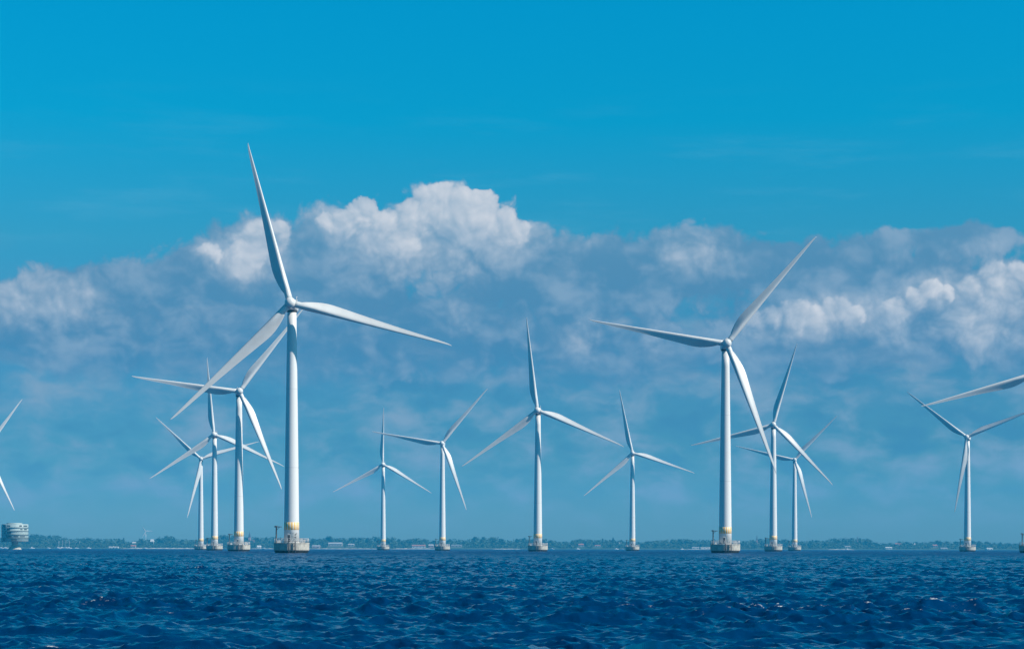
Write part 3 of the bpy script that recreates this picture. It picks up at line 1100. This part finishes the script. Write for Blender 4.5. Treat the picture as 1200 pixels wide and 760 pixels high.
def boat(px, D, length, mast, label, rz=0.0):
    x = ray_x(px, D)
    root = empty('sailing_boat' if mast else 'motor_boat', (x, D, 0), rz)
    mb = MB()
    n = 9
    vs, fs = [], []
    for i in range(n):
        t = i / (n - 1)
        w = 0.17 * length * (1 - (2 * t - 1) ** 2 * 0.25) * (1 - max(0, (t - 0.55) / 0.45) ** 2 * 0.97)
        xx = (t - 0.5) * length
        fb = 0.11 * length + 0.05 * length * t
        vs += [(xx, -w, fb), (xx * 0.94, -w * 0.7, -0.3), (xx * 0.94, w * 0.7, -0.3), (xx, w, fb)]
    for i in range(n - 1):
        for k in range(3):
            fs.append((i * 4 + k, (i + 1) * 4 + k, (i + 1) * 4 + k + 1, i * 4 + k + 1))
        fs.append((i * 4 + 3, (i + 1) * 4 + 3, (i + 1) * 4, i * 4))
    fs += [(0, 1, 2, 3), tuple((n - 1) * 4 + k for k in (3, 2, 1, 0))]
    mb.add(vs, fs)
    mb.build('hull', wall_white, root)
    mb = MB()
    mb.box((-0.02 * length, 0, 0.2 * length), (0.42 * length, 0.2 * length, 0.16 * length), 0, top=0.8)
    mb.build('cabin', wall_white, root)
    if mast:
        mb = MB()
        mb.tube((0.06 * length, 0, 0.1 * length), (0.06 * length, 0, mast), 0.22, 0.16, 8)
        mb.tube((0.06 * length, 0, 0.27 * length), (-0.4 * length, 0, 0.29 * length), 0.2, 0.2, 8)
        mb.build('mast', galv, root)
    tag(root, label, 'boat', 'small boats along the far shore')


for (px, D, ln, ms, lab) in [
    (1.5, 3380, 9, 0, 'white motor boat at the left edge, left of the transformer platform stem'),
    (6.5, 3390, 10, 0, 'white motor boat between the left edge and the transformer platform stem'),
    (37.5, 3370, 9, 0, 'bright white motor boat a little right of the transformer platform'),
    (57.0, 3390, 8, 0, 'small white boat halfway between the platform and the marina masts'),
    (68.5, 3385, 10, 14, 'moored yacht, leftmost of the four marina masts'),
    (72.8, 3390, 11, 16, 'moored yacht, second marina mast from the left'),
    (76.8, 3385, 10, 15, 'moored yacht, third marina mast from the left'),
    (80.8, 3390, 11, 14, 'moored yacht, rightmost of the four marina masts'),
    (89.5, 3390, 8, 0, 'small white boat just right of the marina masts'),
    (104.0, 3380, 9, 0, 'small white boat before the dark wood right of the marina'),
    (169.5, 3370, 7, 0, 'bright white boat lying before the long left beach'),
    (309.0, 3390, 8, 0, 'small white boat left of the tallest turbine foundation'),
    (646.8, 3370, 9, 0, 'white motor boat just right of the middle turbine foundation'),
    (677.5, 3380, 8, 0, 'small white boat right of the middle turbine, below a brick house'),
    (722.5, 3370, 8, 0, 'white boat left of the small turbine foundation'),
    (729.5, 3385, 6, 0, 'smallest white boat touching the small turbine foundation'),
    (799.2, 3380, 7, 0, 'lone white boat left of the large right turbine'),
    (993.0, 3385, 8, 0, 'small white boat before the right-hand beach'),
]:
    boat(px, D, ln, ms, lab, rnd.uniform(-0.4, 0.4))

foliage = [material('foliage_%s' % n, c, 0.8, second=s, vscale=0.4) for n, c, s in (
    ('dark', (0.018, 0.042, 0.018), (0.034, 0.065, 0.024)), ('mid', (0.026, 0.056, 0.020), (0.045, 0.078, 0.028)), ('pale', (0.040, 0.072, 0.026), (0.065, 0.09, 0.035)))]
bark = material('bark', (0.10, 0.08, 0.06), 0.9, var=0.4, vscale=2.0)


def tree_mesh(name, h, w, kind, seed, fol):
    rn = random.Random(seed)
    mb = MB()
    mb.tube((0, 0, -1), (0, 0, h * 0.55), 0.32, 0.14, 7, 1)
    for k in range(4):
        a = rn.uniform(0, 6.28)
        mb.tube((0, 0, h * (0.22 + 0.07 * k)), (math.cos(a) * w * 0.3, math.sin(a) * w * 0.3, h * (0.45 + 0.08 * k)), 0.13, 0.05, 5, 1)
    lobes = []
    if kind == 'round':
        for k in range(9):
            a = rn.uniform(0, 6.28); q = rn.uniform(0.1, 0.34) * w
            lobes.append((math.cos(a) * q, math.sin(a) * q, h * rn.uniform(0.40, 0.80), w * rn.uniform(0.16, 0.26)))
        lobes.append((0, 0, h * 0.84, w * 0.2))
    elif kind == 'tall':
        for k in range(9):
            t = k / 8
            lobes.append((rn.uniform(-.08, .08) * w, rn.uniform(-.08, .08) * w, h * (0.2 + 0.74 * t), w * (0.46 - 0.30 * t) * rn.uniform(.8, 1.1)))
    else:
        for k in range(10):
            t = k / 9
            lobes.append((0, 0, h * (0.14 + 0.82 * t), w * (0.52 * (1 - t) + 0.05)))
    vs, fs = [], []
    for (cx, cy, cz, r) in lobes:
        n = int(18 + 42 * min(1.5, r / 2.0))
        for _ in range(n):
            d = Vector((rn.gauss(0, 1), rn.gauss(0, 1), rn.gauss(0, 1))).normalized()
            p = Vector((cx, cy, cz)) + d * r * rn.uniform(0.55, 1.08)
            s = rn.uniform(0.45, 0.95)
            nn = (d + Vector((rn.gauss(0, .5), rn.gauss(0, .5), rn.gauss(0, .5)))).normalized()
            u = nn.orthogonal().normalized(); v = nn.cross(u)
            o = len(vs)
            for q in range(5):
                aa = q * 2 * math.pi / 5 + rn.uniform(-.3, .3)
                rr = s * rn.uniform(0.7, 1.2)
                vs.append(p + u * math.cos(aa) * rr + v * math.sin(aa) * rr)
            fs.append(tuple(range(o, o + 5)))
    mb.add(vs, fs, 0, False)
    return mb.mesh(name, [fol, bark])


PROTO = []
for k in range(7):
    PROTO.append(('round', tree_mesh('broadleaf_tree', 12, 13 + k % 3 * 2, 'round', 100 + k, foliage[k % 3])))
for k in range(2):
    PROTO.append(('tall', tree_mesh('poplar_tree', 14, 5.5, 'tall', 200 + k, foliage[k])))
for k in range(2):
    PROTO.append(('cone', tree_mesh('spruce_tree', 13, 6.5, 'cone', 300 + k, foliage[0])))
KIND = {'round': ('broadleaf_tree', 'rounded broadleaf tree in the hazy wood along the far shore'),
        'tall': ('poplar_tree', 'slender upright tree rising from the hazy wood along the far shore'),
        'cone': ('spruce_tree', 'pointed conifer among the hazy trees of the far shore')}


def plant(x, y, ztop=None, height=None, kind=None, label=None):
    cand = [p for p in PROTO if (kind is None or p[0] == kind)]
    if kind is None:
        kd = rnd.choices(['round', 'tall', 'cone'], [0.9, 0.03, 0.07])[0]
        cand = [p for p in PROTO if p[0] == kd]
    kd, me = rnd.choice(cand)
    zb = float(land_z(x, y))
    if ztop is not None:
        h = ztop - zb
        if h < 6:
            h = 6
            zb = ztop - h
        if h > 17:
            h = 17
    else:
        h = height
    base = {'round': 12.0, 'tall': 14.0, 'cone': 13.0}[kd]
    o = bpy.data.objects.new(KIND[kd][0], me)
    COL.objects.link(o)
    s = h / base
    sw = s * rnd.uniform(0.85, 1.25)
    o.location = (x, y, zb - 0.3)
    o.scale = (sw, sw, s)
    o.rotation_euler = (0, 0, rnd.uniform(0, 6.28))
    tag(o, label or KIND[kd][1], 'tree', 'trees of the far shore wood')


def blocked(px, D):
    return any(a <= px <= b and D < d + 6 for a, b, d in BLOCK)


ntree = 0
px = -8.0
while px < 1210:                                     # the back row draws the skyline
    D = BACK + rnd.uniform(-15, 15)
    jt = rnd.gauss(0, 0.5)
    plant(ray_x(px, D), D, ztop=float(top_z(px)) + jt)
    px += rnd.uniform(7.5, 11.5); ntree += 1
px = -6.0
while px < 1210:
    D = rnd.uniform(3640, 3700)
    if not blocked(px, D):
        zt = float(top_z(px)) * rnd.uniform(0.66, 0.88)
        plant(ray_x(px, D), D, ztop=zt); ntree += 1
    px += rnd.uniform(9, 15)
px = -6.0
while px < 1210:
    D = rnd.uniform(3545, 3600)
    if not blocked(px, D):
        plant(ray_x(px, D), D, height=rnd.uniform(5, 9)); ntree += 1
    px += rnd.uniform(13, 21)
for (px, py, kd, lab) in [(718.6, 629.0, 'cone', 'tall pointed conifer standing above the wood left of the small turbine'),
                          (706.2, 630.3, 'tall', 'upright poplar above the pinkish-roofed house left of the small turbine'),
                          (139.5, 630.0, 'tall', 'pair-forming narrow tree left of the tree-line gap, the left one'),
                          (145.0, 629.6, 'tall', 'pair-forming narrow tree left of the tree-line gap, the right one'),
                          (163.5, 630.5, 'tall', 'narrow tree right of the tree-line gap'), (387, 627.8, 'round', 'large rounded tree crowning the skyline right of the tallest turbine')]:
    D = 3725.0
    plant(ray_x(px, D), D, ztop=z_at(px, py, D), kind=kd, label=lab); ntree += 1


def wood_mass():
    """undergrowth and the countless trees behind: one loose mass of leaf clumps"""
    rn = random.Random(5)
    mb = MB()
    vs, fs = [], []
    for _ in range(60000):
        px = rn.uniform(-20, 1222)
        t = rn.random() ** 1.25
        D = SHORE + 28 + t * (BACK + 40 - SHORE - 28)
        if blocked(px, D):
            continue
        x = ray_x(px, D)
        zg = 0.0
        zt = float(np.interp(px, TPX, TPY))
        full = EYE + (yh(px) - zt) / F * BACK
        hill = max(full - 10.5, 2.5)
        zg = 2.0 + max(0, (D - SHORE - 25) / (BACK - SHORE - 25)) * (hill - 2)
        p = Vector((x, D, zg + rn.random() * (3.5 + 7.0 * t)))
        s = rn.uniform(0.8, 1.7)
        n = Vector((rn.gauss(0, .7), rn.gauss(-0.5, .7), rn.gauss(0.5, .7))).normalized()
        u = n.orthogonal().normalized(); v = n.cross(u)
        o = len(vs)
        for q in range(5):
            aa = q * 2 * math.pi / 5
            rr = s * rn.uniform(0.7, 1.2)
            vs.append(p + u * math.cos(aa) * rr + v * math.sin(aa) * rr)
        fs.append(tuple(range(o, o + 5)))
    mb.add(vs, fs)
    o = mb.build('woodland', foliage[1])
    tag(o, 'dense hazy woodland filling the far shore behind the single trees', 'woodland', kind='stuff')


wood_mass()
print('trees', ntree)


# ------------------------------------------------------------------ haze over sea and coast
def haze():
    mb = MB()
    mb.box((0, 100, 63), (7800, 7900, 133))
    m = bpy.data.materials.new('haze')
    m.use_nodes = True
    t = m.node_tree
    t.nodes.clear()
    out = t.nodes.new('ShaderNodeOutputMaterial')
    pv = t.nodes.new('ShaderNodeVolumePrincipled')
    pv.inputs['Color'].default_value = HAZE_COL
    pv.inputs['Density'].default_value = HAZE_DENS
    pv.inputs['Anisotropy'].default_value = 0.0
    t.links.new(pv.outputs[0], out.inputs['Volume'])
    o = mb.build('haze', m)
    tag(o, 'thin blue sea haze fading the far coast', 'haze', kind='stuff')


HAZE_COL = (0.03, 0.57, 1.0, 1)
HAZE_DENS = 0.00015
haze()
